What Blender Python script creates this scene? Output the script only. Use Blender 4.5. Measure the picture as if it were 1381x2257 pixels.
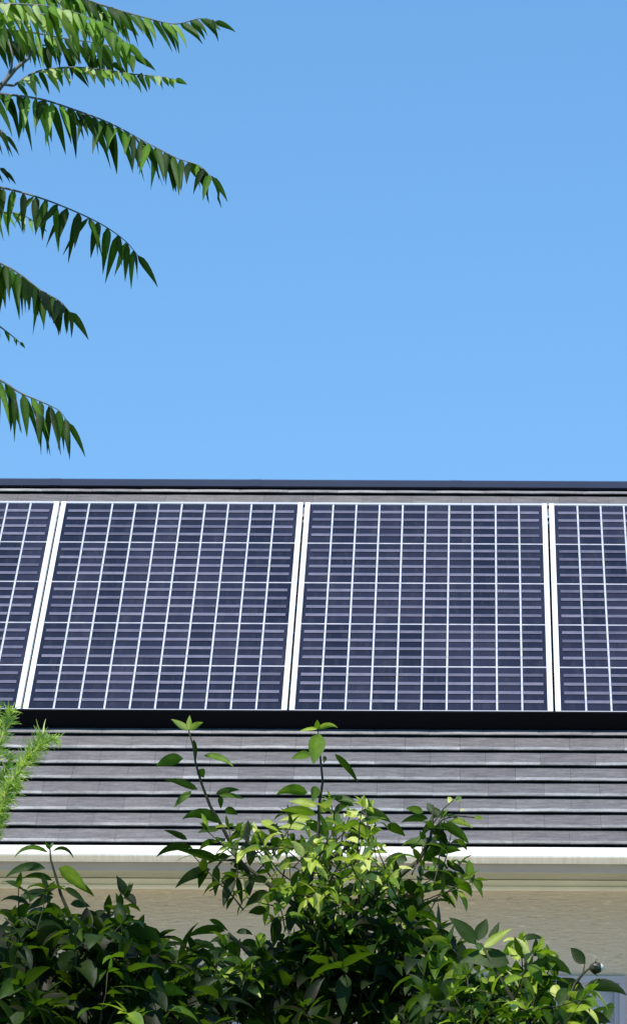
import bpy, math, random
from mathutils import Vector, Matrix
R = math.radians
for o in list(bpy.data.objects): bpy.data.objects.remove(o)
scene = bpy.context.scene
COL = scene.collection

# ------------------------------------------------------------------ camera
FPX = 8200.0                 # focal length in photo pixels (photo is 1381 wide)
PX0, PY0 = 1032.0, 1128.5    # principal point in the photo
PITCH, ROLL = R(10.0), 0.0047
CAM = Vector((0, 0, 1.6))
Fw = Vector((0, math.cos(PITCH), math.sin(PITCH)))
Up = Vector((0, -math.sin(PITCH), math.cos(PITCH)))
Rt = Vector((1, 0, 0))
Rr = (Rt + ROLL*Up).normalized(); Ur = (Up - ROLL*Rt).normalized()
cd = bpy.data.cameras.new('camera'); cam = bpy.data.objects.new('camera', cd); COL.objects.link(cam)
cam.matrix_world = Matrix((
    (Rr.x, Ur.x, -Fw.x, CAM.x), (Rr.y, Ur.y, -Fw.y, CAM.y), (Rr.z, Ur.z, -Fw.z, CAM.z), (0, 0, 0, 1)))
cd.sensor_fit = 'HORIZONTAL'; cd.sensor_width = 36.0; cd.lens = FPX/1381*36.0
cd.shift_x = -(PX0-690.5)/1381.0; cd.shift_y = 0.0
cd.clip_start = 0.1; cd.clip_end = 3000
scene.camera = cam

# ------------------------------------------------------------------ sky, sun, exposure
SUN_EL, SUN_AZ = R(60), R(-34)      # azimuth: 0 = straight behind the camera, negative = to its left
sdir = Vector((math.sin(SUN_AZ)*math.cos(SUN_EL), -math.cos(SUN_AZ)*math.cos(SUN_EL), math.sin(SUN_EL)))
w = bpy.data.worlds.new('World'); scene.world = w; w.use_nodes = True
nt = w.node_tree; nt.nodes.clear()
sky = nt.nodes.new('ShaderNodeTexSky'); sky.sky_type = 'NISHITA'; sky.sun_disc = False
sky.sun_elevation = SUN_EL; sky.sun_rotation = math.atan2(sdir.x, sdir.y)
sky.air_density = 1.0; sky.dust_density = 0.0; sky.ozone_density = 3.0; sky.altitude = 1500
bg = nt.nodes.new('ShaderNodeBackground'); bg.inputs['Strength'].default_value = 0.15
wo = nt.nodes.new('ShaderNodeOutputWorld')
tc = nt.nodes.new('ShaderNodeTexCoord'); mp = nt.nodes.new('ShaderNodeMapping')
mp.inputs['Scale'].default_value = (1, 1, .5); mp.inputs['Location'].default_value = (0, 0, .15)
nt.links.new(tc.outputs['Generated'], mp.inputs['Vector']); nt.links.new(mp.outputs[0], sky.inputs['Vector'])
hs = nt.nodes.new('ShaderNodeHueSaturation'); hs.inputs['Saturation'].default_value = 1.17; hs.inputs['Hue'].default_value = .4935
nt.links.new(sky.outputs[0], hs.inputs['Color']); nt.links.new(hs.outputs[0], bg.inputs['Color']); nt.links.new(bg.outputs[0], wo.inputs['Surface'])
sl = bpy.data.lights.new('sun', 'SUN'); sl.energy = 4.6; sl.angle = R(0.5); sl.color = (1.0, 0.96, 0.9)
so = bpy.data.objects.new('sun', sl); COL.objects.link(so)
so.rotation_euler = (-sdir).to_track_quat('-Z', 'Y').to_euler(); so.location = sdir*50
scene.view_settings.view_transform = 'Standard'; scene.view_settings.look = 'None'
scene.view_settings.exposure = 0.4; scene.view_settings.gamma = 1.0; scene.view_settings.use_curve_mapping = False

# ------------------------------------------------------------------ helpers
def ray(px, py):
    return (Fw + (px-PX0)/FPX*Rr - (py-PY0)/FPX*Ur)
def at(px, py, Y):
    """point seen at photo pixel (px,py) standing Y metres away from the camera"""
    d = ray(px, py); return CAM + d*((Y-CAM.y)/d.y)
def hit(px, py, P, N):
    d = ray(px, py); return CAM + d*((P-CAM).dot(N)/d.dot(N))

class MB:
    def __init__(s): s.v = []; s.f = []; s.a = []; s.m = []
    def add(s, vs, fs, a=0.5, mi=0):
        b = len(s.v); s.v += [tuple(v) for v in vs]
        s.a += (a if isinstance(a, list) else [a]*len(vs))
        for f in fs: s.f.append(tuple(i+b for i in f)); s.m.append(mi)
    def box(s, lo, hi, a=0.5, mi=0, M=None):
        x0, y0, z0 = lo; x1, y1, z1 = hi
        vs = [Vector(p) for p in ((x0,y0,z0),(x1,y0,z0),(x1,y1,z0),(x0,y1,z0),(x0,y0,z1),(x1,y0,z1),(x1,y1,z1),(x0,y1,z1))]
        if M: vs = [M @ v for v in vs]
        s.add(vs, [(0,3,2,1),(4,5,6,7),(0,1,5,4),(1,2,6,5),(2,3,7,6),(3,0,4,7)], a, mi)
    def extrude_x(s, prof, x0, x1, a=0.5, mi=0, closed=True, caps=True):
        n = len(prof)
        vs = [(x0, p[0], p[1]) for p in prof] + [(x1, p[0], p[1]) for p in prof]
        fs = [(i, (i+1) % n, n+(i+1) % n, n+i) for i in range(n if closed else n-1)]
        if closed and caps: fs += [tuple(range(n))[::-1], tuple(range(n, 2*n))]
        s.add(vs, fs, a, mi)
    def tube(s, pts, radii, seg=6, a=0.5, mi=0):
        b = []; pts = [Vector(p) for p in pts]
        vs = []; fs = []
        for i, p in enumerate(pts):
            t = (pts[min(i+1, len(pts)-1)] - pts[max(i-1, 0)]).normalized()
            u = t.cross(Vector((0.31, 0.17, 0.93))).normalized(); v2 = t.cross(u)
            for k in range(seg):
                an = 2*math.pi*k/seg
                vs.append(p + (u*math.cos(an)+v2*math.sin(an))*radii[i])
        for i in range(len(pts)-1):
            for k in range(seg):
                k2 = (k+1) % seg
                fs.append((i*seg+k, i*seg+k2, (i+1)*seg+k2, (i+1)*seg+k))
        fs.append(tuple(range((len(pts)-1)*seg, len(pts)*seg)))
        s.add(vs, fs, a, mi)
    def build(s, name, mats, parent=None, smooth=False, origin=None):
        me = bpy.data.meshes.new(name)
        me.from_pydata(s.v, [], s.f); me.update()
        if not isinstance(mats, (list, tuple)): mats = [mats]
        for m in mats: me.materials.append(m)
        me.polygons.foreach_set('material_index', s.m)
        if smooth: me.polygons.foreach_set('use_smooth', [True]*len(me.polygons))
        at_ = me.attributes.new('tint', 'FLOAT', 'POINT'); at_.data.foreach_set('value', s.a)
        o = bpy.data.objects.new(name, me); COL.objects.link(o)
        if parent:
            o.parent = parent
            o.matrix_parent_inverse = parent.matrix_basis.inverted()
        elif origin is not None:
            me.transform(Matrix.Translation(-Vector(origin))); o.location = origin
        return o
def tag(o, label=None, cat=None, group=None, kind=None):
    if label: o['label'] = label
    if cat: o['category'] = cat
    if group: o['group'] = group
    if kind: o['kind'] = kind
    return o
def empty(name, loc):
    o = bpy.data.objects.new(name, None); COL.objects.link(o); o.location = loc; o.empty_display_size = .2; return o

# ------------------------------------------------------------------ materials
class NM:
    def __init__(s, name):
        s.m = bpy.data.materials.new(name); s.m.use_nodes = True; s.t = s.m.node_tree; s.t.nodes.clear()
        s.out = s.n('ShaderNodeOutputMaterial')
    def n(s, typ, **kw):
        x = s.t.nodes.new(typ)
        for k, v in kw.items(): setattr(x, k, v)
        return x
    def l(s, a, b): s.t.links.new(a, b)
    def coords(s, scale=(1,1,1), kind='Object'):
        tc = s.n('ShaderNodeTexCoord'); mp = s.n('ShaderNodeMapping'); mp.inputs['Scale'].default_value = scale
        s.l(tc.outputs[kind], mp.inputs['Vector']); return mp.outputs[0]
    def noise(s, vec, scale, detail=4, rough=.55):
        x = s.n('ShaderNodeTexNoise'); x.inputs['Scale'].default_value = scale; x.inputs['Detail'].default_value = detail
        x.inputs['Roughness'].default_value = rough; s.l(vec, x.inputs['Vector']); return x.outputs['Fac']
    def ramp(s, fac, stops):
        x = s.n('ShaderNodeValToRGB'); cr = x.color_ramp
        while len(cr.elements) < len(stops): cr.elements.new(0.5)
        for e, (p, c) in zip(cr.elements, stops): e.position = p; e.color = (*c, 1)
        s.l(fac, x.inputs[0]); return x.outputs[0]
    def mixc(s, a, b, fac, mode='MIX'):
        x = s.n('ShaderNodeMix', data_type='RGBA', blend_type=mode)
        for i, v in ((6, a), (7, b), (0, fac)):
            if isinstance(v, (int, float)): x.inputs[i].default_value = v
            elif isinstance(v, tuple): x.inputs[i].default_value = (*v, 1)
            else: s.l(v, x.inputs[i])
        return x.outputs[2]
    def math(s, op, a, b=0.0, clamp=False):
        x = s.n('ShaderNodeMath', operation=op, use_clamp=clamp)
        for i, v in ((0, a), (1, b)):
            if isinstance(v, (int, float)): x.inputs[i].default_value = v
            else: s.l(v, x.inputs[i])
        return x.outputs[0]
    def bsdf(s, color, rough=.6, spec=.5, metal=0, bump=None, bstr=.3, bdist=.01, coat=0, coat_rough=.05):
        p = s.n('ShaderNodeBsdfPrincipled')
        for k, v in (('Base Color', color), ('Roughness', rough), ('Specular IOR Level', spec), ('Metallic', metal), ('Coat Weight', coat), ('Coat Roughness', coat_rough)):
            if isinstance(v, tuple): p.inputs[k].default_value = (*v, 1)
            elif isinstance(v, (int, float)): p.inputs[k].default_value = v
            else: s.l(v, p.inputs[k])
        if bump is not None:
            b = s.n('ShaderNodeBump'); b.inputs['Strength'].default_value = bstr; b.inputs['Distance'].default_value = bdist
            s.l(bump, b.inputs['Height']); s.l(b.outputs[0], p.inputs['Normal'])
        s.l(p.outputs[0], s.out.inputs['Surface']); return p
    def tint(s):
        return s.n('ShaderNodeAttribute', attribute_name='tint').outputs['Fac']

def m_tile(edge=False):
    m = NM('tile_edge_highlight' if edge else 'roof_tile')
    c = m.coords((1, 1, 1)); streak = m.noise(m.coords((3, 14, 14)), 3.0, 6, .7)
    fine = m.noise(c, 60, 3); tnt = m.tint()
    big = m.noise(c, .8, 3)
    if edge:  # paler lip colour paints in the bright highlight along each course
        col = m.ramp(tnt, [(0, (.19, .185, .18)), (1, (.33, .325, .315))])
    else:
        col = m.ramp(tnt, [(0, (.130, .122, .122)), (.5, (.140, .132, .132)), (1, (.150, .143, .141))])
    col = m.mixc(col, m.ramp(streak, [(.3, (.58, .57, .58)), (.7, (1.28, 1.27, 1.25))]), .9, 'MULTIPLY')
    col = m.mixc(col, m.ramp(fine, [(.3, (.75, .75, .75)), (.7, (1.2, 1.2, 1.2))]), .5, 'MULTIPLY')
    col = m.mixc(col, m.ramp(big, [(.35, (.85, .88, .92)), (.65, (1.1, 1.06, 1.05))]), .7, 'MULTIPLY')
    m.bsdf(col, .8, .3, bump=m.mixc(streak, fine, .3), bstr=.5, bdist=.006); return m.m
def m_plain(name, col, rough=.5, spec=.5, metal=0, var=.12, scale=3, coat=0):
    m = NM(name); c = m.coords((1, 1, 1)); n = m.noise(c, scale, 5); f = m.noise(c, scale*12, 3)
    k = m.mixc(col, m.ramp(n, [(.3, (1-var,)*3), (.7, (1+var*.3,)*3)]), 1.0, 'MULTIPLY')
    m.bsdf(k, rough, spec, metal, bump=f, bstr=.08, bdist=.002, coat=coat); return m.m
def m_cell():
    m = NM('solar_cell_glass'); c = m.coords((1, 1, 1)); n = m.noise(c, 2.2, 3); t = m.tint()
    col = m.ramp(t, [(0, (.008, .008, .019)), (1, (.020, .019, .036))])
    col = m.mixc(col, m.ramp(n, [(.35, (.8, .85, .9)), (.65, (1.25, 1.15, 1.1))]), .8, 'MULTIPLY')
    dust = m.noise(m.coords((6, 1.2, 1)), 3, 5, .7)
    col = m.mixc(col, (.10, .095, .09), m.ramp(dust, [(.5, (0, 0, 0)), (.85, (.28, .28, .28))]))
    m.bsdf(col, .3, .28, coat=.35, coat_rough=.06); return m.m
def m_line(name, col):
    m = NM(name); c = m.coords((1, 1, 1)); n = m.noise(m.coords((4, 9, 4)), 4, 4, .7)
    k = m.mixc(col, m.ramp(n, [(.3, (.72, .76, .85)), (.7, (1.15, 1.12, 1.05))]), 1.0, 'MULTIPLY')
    k = m.mixc(k, m.ramp(m.tint(), [(0, (.62, .62, .66)), (.5, (1, 1, 1)), (1, (1.25, 1.22, 1.2))]), 1.0, 'MULTIPLY')
    m.bsdf(k, .4, .28, coat=.3, coat_rough=.06); return m.m
def m_stucco():
    m = NM('rough_stucco'); c = m.coords((1.3, 5, 6.5)); s1 = m.noise(c, 12, 4, .6); s2 = m.noise(m.coords((1, 1, 1)), 40, 4)
    big = m.noise(m.coords((1, 1, 1)), 1.2, 3)
    col = m.mixc((.66, .53, .37), (.62, .54, .45), big)
    st = m.ramp(s1, [(.29, (.52, .48, .40)), (.38, (1, 1, 1)), (.61, (1, 1, 1)), (.70, (1.4, 1.4, 1.34))])
    col = m.mixc(col, st, .75, 'MULTIPLY')
    m.bsdf(col, .9, .2, bump=m.mixc(s1, s2, .3), bstr=.6, bdist=.015); return m.m
def m_leaf(name, stops, trans, tw=.3, rough=.52, spec=.2):
    m = NM(name); t = m.tint(); c = m.coords((1, 1, 1)); n = m.noise(c, 9, 4); n2 = m.noise(c, 70, 3)
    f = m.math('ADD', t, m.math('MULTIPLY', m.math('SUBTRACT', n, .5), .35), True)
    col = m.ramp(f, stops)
    col = m.mixc(col, m.ramp(n2, [(.3, (.75, .78, .75)), (.7, (1.2, 1.18, 1.15))]), .6, 'MULTIPLY')
    p = m.bsdf(col, rough, spec, bump=n2, bstr=.25, bdist=.003)
    tr = m.n('ShaderNodeBsdfTranslucent'); tc = m.mixc(col, trans, .35)
    tcx = m.mixc(tc, (1.7, 1.8, .8), 1.0, 'MULTIPLY'); m.l(tcx, tr.inputs['Color'])
    mx = m.n('ShaderNodeMixShader'); mx.inputs[0].default_value = tw
    m.l(p.outputs[0], mx.inputs[1]); m.l(tr.outputs[0], mx.inputs[2]); m.l(mx.outputs[0], m.out.inputs['Surface']); return m.m
def m_bark(name, col):
    m = NM(name); s1 = m.noise(m.coords((8, 8, 2)), 6, 5)
    k = m.mixc(col, m.ramp(s1, [(.3, (.6, .6, .6)), (.7, (1.3, 1.3, 1.3))]), 1.0, 'MULTIPLY')
    m.bsdf(k, .8, .2, bump=s1, bstr=.5, bdist=.004); return m.m
def m_window():
    m = NM('window_glass'); c = m.coords((1, 1, 1)); n = m.noise(c, 2.5, 2)
    p = m.bsdf((.85, .9, .95), .04, .5); p.inputs['Transmission Weight'].default_value = 1.0; p.inputs['IOR'].default_value = 1.25; return m.m
def m_gutter():
    m = NM('gutter_paint'); a = m.noise(m.coords((14, 1, 1.5)), 3, 5, .65); b = m.noise(m.coords((1, 1, 1)), 5, 4)
    col = m.mixc((.76, .73, .65), m.ramp(a, [(.35, (.80, .78, .72)), (.6, (1, 1, 1))]), .7, 'MULTIPLY')
    col = m.mixc(col, m.ramp(b, [(.3, (.9, .89, .86)), (.6, (1, 1, 1))]), .8, 'MULTIPLY')
    m.bsdf(col, .45, .4); return m.m
M = dict(
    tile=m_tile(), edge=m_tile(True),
    ridge=m_plain('ridge_metal', (.035, .04, .075), .45, .5),
    underlay=m_plain('roof_underlay', (.02, .02, .022), .9, .1),
    gutter=m_gutter(),
    fascia=m_plain('fascia_paint', (.42, .39, .36), .6, .3, var=.08),
    soffit=m_plain('soffit_paint', (.38, .38, .28), .6, .3, var=.1),
    frieze=m_plain('frieze_paint', (.86, .82, .70), .6, .3, var=.1),
    stucco=m_stucco(),
    alu=m_plain('panel_aluminium', (.86, .88, .88), .35, .6, .1, var=.04),
    alud=m_plain('panel_aluminium_edge', (.55, .56, .60), .35, .6, .2, var=.05),
    black=m_plain('rail_and_shade_black', (.006, .006, .008), .8, .1),
    cell=m_cell(), wline=m_line('cell_gap_white', (.50, .51, .57)), hline=m_line('cell_row_gap', (.46, .455, .50)),
    bline=m_line('busbar', (.125, .122, .165)),
    winf=m_plain('window_frame_paint', (.40, .40, .46), .5, .4), glass=m_window(),
    blind=m_plain('blind_fabric', (.80, .72, .70), .8, .1), budtip=m_plain('bud_petal', (.75, .78, .66), .6),
    lawn=m_plain('lawn_grass', (.06, .11, .025), .9, .1, var=.4, scale=6),
    bounce_slab=m_plain('bounce_slab_pale', (.58, .53, .44), .8, .2, var=.2),
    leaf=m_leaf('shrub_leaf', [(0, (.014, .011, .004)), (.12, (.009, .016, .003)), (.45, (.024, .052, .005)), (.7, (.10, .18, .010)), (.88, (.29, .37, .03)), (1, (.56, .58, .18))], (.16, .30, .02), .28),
    frond=m_leaf('tree_leaflet', [(0, (.007, .010, .010)), (.3, (.012, .030, .006)), (.6, (.045, .115, .010)), (.85, (.15, .29, .035)), (1, (.36, .44, .20))], (.12, .24, .03), .25, .5, .12),
    feather=m_leaf('feathery_leaf', [(0, (.16, .26, .05)), (.5, (.34, .46, .11)), (1, (.60, .66, .28))], (.35, .5, .08), .4, .6),
    bark=m_bark('shrub_bark', (.055, .055, .028)), bark2=m_bark('tree_bark', (.17, .17, .16)), stemg=m_bark('green_stem', (.42, .44, .15)),
    bud=m_plain('bud_skin', (.035, .03, .018), .5),
)

# ------------------------------------------------------------------ roof and array planes
SLOPE = R(41.0)
S = Vector((0, math.cos(SLOPE), math.sin(SLOPE))); N = Vector((0, -math.sin(SLOPE), math.cos(SLOPE)))
W = 1.4
zc = FPX*W/587.0
Pb = CAM + zc*(Fw - ((1567-PY0)/FPX)*Up)
GAP = 0.131
Ptop = hit(PX0, 1109, Pb, N); PL = (Ptop-Pb).dot(S)
Q = Pb - N*GAP                       # a point on the tile plane
ridgeP = hit(PX0, 1079, Q, N); eaveP = hit(PX0, 1867, Q, N)
sr = (ridgeP-Q).dot(S); se = (eaveP-Q).dot(S)
ex = (( hit(PX0, 1627.5, Q, N)-Q).dot(S) - se)/7.0      # tile exposure
s95 = (hit(PX0, 1094, Q, N)-Q).dot(S); ex = (s95-se)/round((s95-se)/ex)
print('panel length', PL, 'zc top', (Ptop-CAM).dot(Fw), 'want', FPX*W/537.5, 'exposure', ex, 'roof len', sr-se, 'eave', tuple(eaveP), 'ridge', tuple(ridgeP))
HX0, HX1 = -8.0, 6.0
XC = (HX0+HX1)/2
# ------------------------------------------------------------------ setting
g = MB(); g.add([(-1200,-1200,0),(1200,-1200,0),(1200,1200,0),(-1200,1200,0)], [(0,1,2,3)])
tag(g.build('lawn', M['lawn']), kind='structure')
yw = eaveP.y + 0.72                  # wall face
g = MB(); g.box((HX0-.5, yw-6.5, .002), (HX1+.5, yw-.004, .04)); tag(g.build('bounce_slab', M['bounce_slab']), kind='structure')  # unseen pale slab, added to bounce sunlight onto the shaded wall

house = empty('house', (XC, yw, 0))
tag(house, 'single storey house with grey tiled roof, white gutter and tan stucco wall', 'house')
random.seed(4)
# roof: real stepped courses of flat tiles
TW = W*0.2045; TH = 0.024
rb = MB()
def slope_pt(x, s, h, back=False):
    p = Q + S*s + N*h; y = p.y
    if back: y = 2*ridgeP.y - y
    return (x, y, p.z)
def course(k, back=False):
    s0 = se + k*ex; s1 = min(s0+ex+.004, sr)
    if s0 > sr-.03: return
    x = HX0 - .35 - (TW/2 if k % 2 else 0) + random.uniform(-.015, .015)
    while x < HX1+.35:
        xa = x+.0005; xb = x+TW-.0005; x += TW
        t = random.random(); lift = random.uniform(-.0006, .0008); tl = random.uniform(-.0006, .0006)
        nseg = 2 if back else 5
        bs = len(rb.v); vs = []; at_ = []; n = nseg+1
        for i in range(n):
            u = i/nseg; xx = xa+(xb-xa)*u
            cam_ = .0014*(1-(2*u-1)**2); h = TH + lift + tl*(2*u-1)
            js = random.uniform(-.0006, .0006)
            vs += [slope_pt(xx, s0+js+.04, h-.010+cam_*.5, back), slope_pt(xx, s0+js, h-.0085+cam_, back), slope_pt(xx, s0+js, h-.002+cam_, back), slope_pt(xx, s0+.004+js, h+cam_, back),
                   slope_pt(xx, s0+.022+js, h-.0003+cam_, back), slope_pt(xx, s1, .0015+cam_*.6, back)]
            at_ += [t]*6
        fsA = []; fsB = []
        for i in range(nseg):
            b0 = i*6; b1 = b0+6
            for j in range(5):
                f = (b0+j, b1+j, b1+j+1, b0+j+1)
                if back: f = f[::-1]
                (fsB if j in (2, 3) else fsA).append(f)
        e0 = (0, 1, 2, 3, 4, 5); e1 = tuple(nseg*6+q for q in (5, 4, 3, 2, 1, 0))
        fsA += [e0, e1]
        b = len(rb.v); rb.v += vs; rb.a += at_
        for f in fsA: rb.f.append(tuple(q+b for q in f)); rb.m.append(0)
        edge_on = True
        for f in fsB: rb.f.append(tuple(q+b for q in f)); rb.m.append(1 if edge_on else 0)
k = 0
while se+k*ex < sr-.03:
    course(k); k += 1
for kk in range(k): course(kk, True)
for kk in range(k):  # black strips behind the tile lips deepen the shadow line under each course
    for back in (False, True):
        s_ = se+kk*ex+.034
        if s_ < sr: rb.add([slope_pt(HX0-.33, s_, -.006, back), slope_pt(HX1+.33, s_, -.006, back), slope_pt(HX1+.33, s_, TH-.010, back), slope_pt(HX0-.33, s_, TH-.010, back)], [(0,1,2,3)], .5, 2)
# deck below the tiles
dk = [slope_pt(0, se+.01, -.006)[1:], slope_pt(0, sr, -.006)[1:], slope_pt(0, se+.01, -.006, True)[1:], slope_pt(0, se+.01, -.05, True)[1:],
      slope_pt(0, sr, -.05)[1:], slope_pt(0, se+.01, -.05)[1:]]
rb.extrude_x(dk, HX0-.34, HX1+.34, mi=2)
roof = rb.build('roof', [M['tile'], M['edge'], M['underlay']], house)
# ridge cap: folded dark metal
c = MB()
rz, ry = ridgeP.z, ridgeP.y
prof = []
def rp(s_, h, back=False):
    return slope_pt(0, s_, h, back)[1:]
lo_s = (hit(PX0, 1076.5, Q+N*.03, N)-Q).dot(S)
prof = [rp(lo_s, .026), rp(lo_s, .042), rp(sr-.05, .046)]
apex = rp(sr, .055)
prof += [(apex[0]-.03, apex[1]-.004), (apex[0], apex[1]+.006), (2*ry-apex[0]+.03, apex[1]-.004)]
prof += [rp(sr-.05, .046, True), rp(lo_s, .042, True), rp(lo_s, .026, True), (ry, rz+.012)]
c.extrude_x(prof, HX0-.37, HX1+.37)
for xj in [HX0-.3+1.17*q for q in range(12)]:
    c.extrude_x([(p[0]+(-.001 if p[0] < ry else .001), p[1]+.001) for p in prof[:-1]]+[(ry, rz+.02)], xj, xj+.07)
c.build('ridge_cap', M['ridge'], roof)
# gutter (ogee profile), fascia, soffit, frieze, walls
gt = MB()
ge = eaveP + N*TH
pz = lambda py, Y: at(PX0, py, Y).z
yf = eaveP.y + .03                    # fascia face
yg = eaveP.y - .085                   # gutter lip
zt = pz(1866, yg); zb = pz(1903, yg+.03)
h = zt-zb
gp = [(yf-.003, zt-.012), (yf-.003, zb+.004), (yg+.045, zb), (yg+.030, zb+.004), (yg+.024, zb+.012), (yg+.022, zb+h*.16), (yg+.014, zb+h*.22), (yg+.006, zb+h*.26),
      (yg-.002, zb+h*.32), (yg-.003, zb+h*.42), (yg+.003, zb+h*.56), (yg+.012, zb+h*.72), (yg+.023, zb+h*.88), (yg+.030, zt-.002), (yg+.036, zt), (yg+.046, zt), (yg+.050, zt-.004), (yg+.050, zt-.010), (yg+.042, zt-.012),
      (yg+.022, zb+h*.62), (yg+.028, zb+h*.34), (yg+.030, zb+.015), (yf-.010, zb+.012), (yf-.010, zt-.012)]
gt.extrude_x(gp, HX0-.30, HX1+.30, caps=False)
gt.add([(HX0-.30, p[0], p[1]) for p in gp], [tuple(range(len(gp)))]); gt.add([(HX1+.30, p[0], p[1]) for p in gp], [tuple(range(len(gp)))[::-1]])
for xj in (-5.62, -1.35, 2.9):       # joint sleeves
    gt.extrude_x([(p[0]-.002, p[1]-.001) for p in gp[2:12]]+[(p[0]+.0005, p[1]) for p in gp[2:12]][::-1], xj, xj+.06)
gt.build('gutter', M['gutter'], house)
fz = pz(1923, yf)
f = MB(); f.box((HX0-.30, yf, fz), (HX1+.30, yf+.022, zt-.02))
f.build('fascia', M['fascia'], house)
sz = fz + .012
f = MB()
xs = HX0-.30
f.box((HX0-.30, yf+.022, sz), (HX1+.30, yf+.10, sz+.012))
y0 = yf+.10; 
nb = 5; bw = (yw-y0)/nb
for i in range(nb): f.box((HX0-.30, y0+i*bw+.006, sz+.003), (HX1+.30, y0+(i+1)*bw, sz+.015))
f.box((HX0-.30, y0, sz+.016), (HX1+.30, yw, sz+.022))
f.build('soffit', M['soffit'], house)
zfr = pz(1963, yw-.03)
f = MB(); f.box((HX0+.05, yw-.030, zfr), (HX1-.05, yw-.002, sz-.001)); f.box((HX0+.05, yw-.036, zfr+.008), (HX1-.05, yw-.0305, zfr+.020))
f.build('frieze_board', M['frieze'], house)
# walls with window openings
yb = 2*ridgeP.y - yw
# windows: (px left, px right, py top) on the wall plane
def wx(px, py): return at(px, py, yw).x
WZ1 = at(PX0, 2151, yw).z
wins = [(wx(1040, 2180), wx(1379, 2180)), (wx(385, 2180), wx(690, 2180))]
WZ0 = WZ1 - 1.15
wl = MB()
xs = sorted([HX0, HX1] + [v for w_ in wins for v in w_])
for a_, b_ in zip(xs[:-1], xs[1:]):
    isw = any(abs(a_-w_[0]) < 1e-6 for w_ in wins)
    if isw:
        wl.box((a_, yw, 0), (b_, yw+.25, WZ0)); wl.box((a_, yw, WZ1), (b_, yw+.25, sz+.02))
    else: wl.box((a_, yw, 0), (b_, yw+.25, sz+.02))
wl.box((HX0, yb-.25, 0), (HX1, yb, sz+.02))
for xa, xb in ((HX0, HX0+.25), (HX1-.25, HX1)):
    pr = [(yw+.25, 0), (yb-.25, 0), (yb-.25, sz+.02), (ridgeP.y+.3, ridgeP.z-.4), (ridgeP.y, ridgeP.z-.12), (ridgeP.y-.3, ridgeP.z-.4), (yw+.25, sz+.02)]
    wl.extrude_x(pr, xa, xb)
wl.build('wall', M['stucco'], house)
for a_, b_ in wins:
    fr = MB(); fw = .034; d0 = yw+.03
    for lo, hi in (((a_, d0-.045, WZ1-fw), (b_, d0+.05, WZ1)), ((a_, d0-.045, WZ0), (b_, d0+.05, WZ0+fw)),
                   ((a_, d0-.045, WZ0+fw), (a_+fw, d0+.05, WZ1-fw)), ((b_-fw, d0-.045, WZ0+fw), (b_, d0+.05, WZ1-fw))):
        fr.box(lo, hi)
    i = .026
    A, B, Z0, Z1 = a_+fw, b_-fw, WZ0+fw, WZ1-fw
    for lo, hi in (((A, d0+.0, Z1-i), (B, d0+.045, Z1)), ((A, d0, Z0), (B, d0+.045, Z0+i)), ((A, d0, Z0+i), (A+i, d0+.045, Z1-i)), ((B-i, d0, Z0+i), (B, d0+.045, Z1-i))):
        fr.box(lo, hi)
    win = fr.build('window', M['winf'], house)
    p = MB(); p.box((A+i, d0+.020, Z0+i), (B-i, d0+.030, Z1-i)); p.build('pane', M['glass'], win)
    p = MB(); p.box((A+i, d0+.06, Z1-.30), (B-i, d0+.075, Z1-.001)); p.box((A+i, d0+.076, Z0), (B-i, d0+.08, Z1-.001)); p.build('blind', M['blind'], win)
    sp = MB(); sp.box((a_-.04, yw-.05, WZ0-.035), (b_+.04, yw+.02, WZ0)); sp.build('sill', M['winf'], win)

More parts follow.
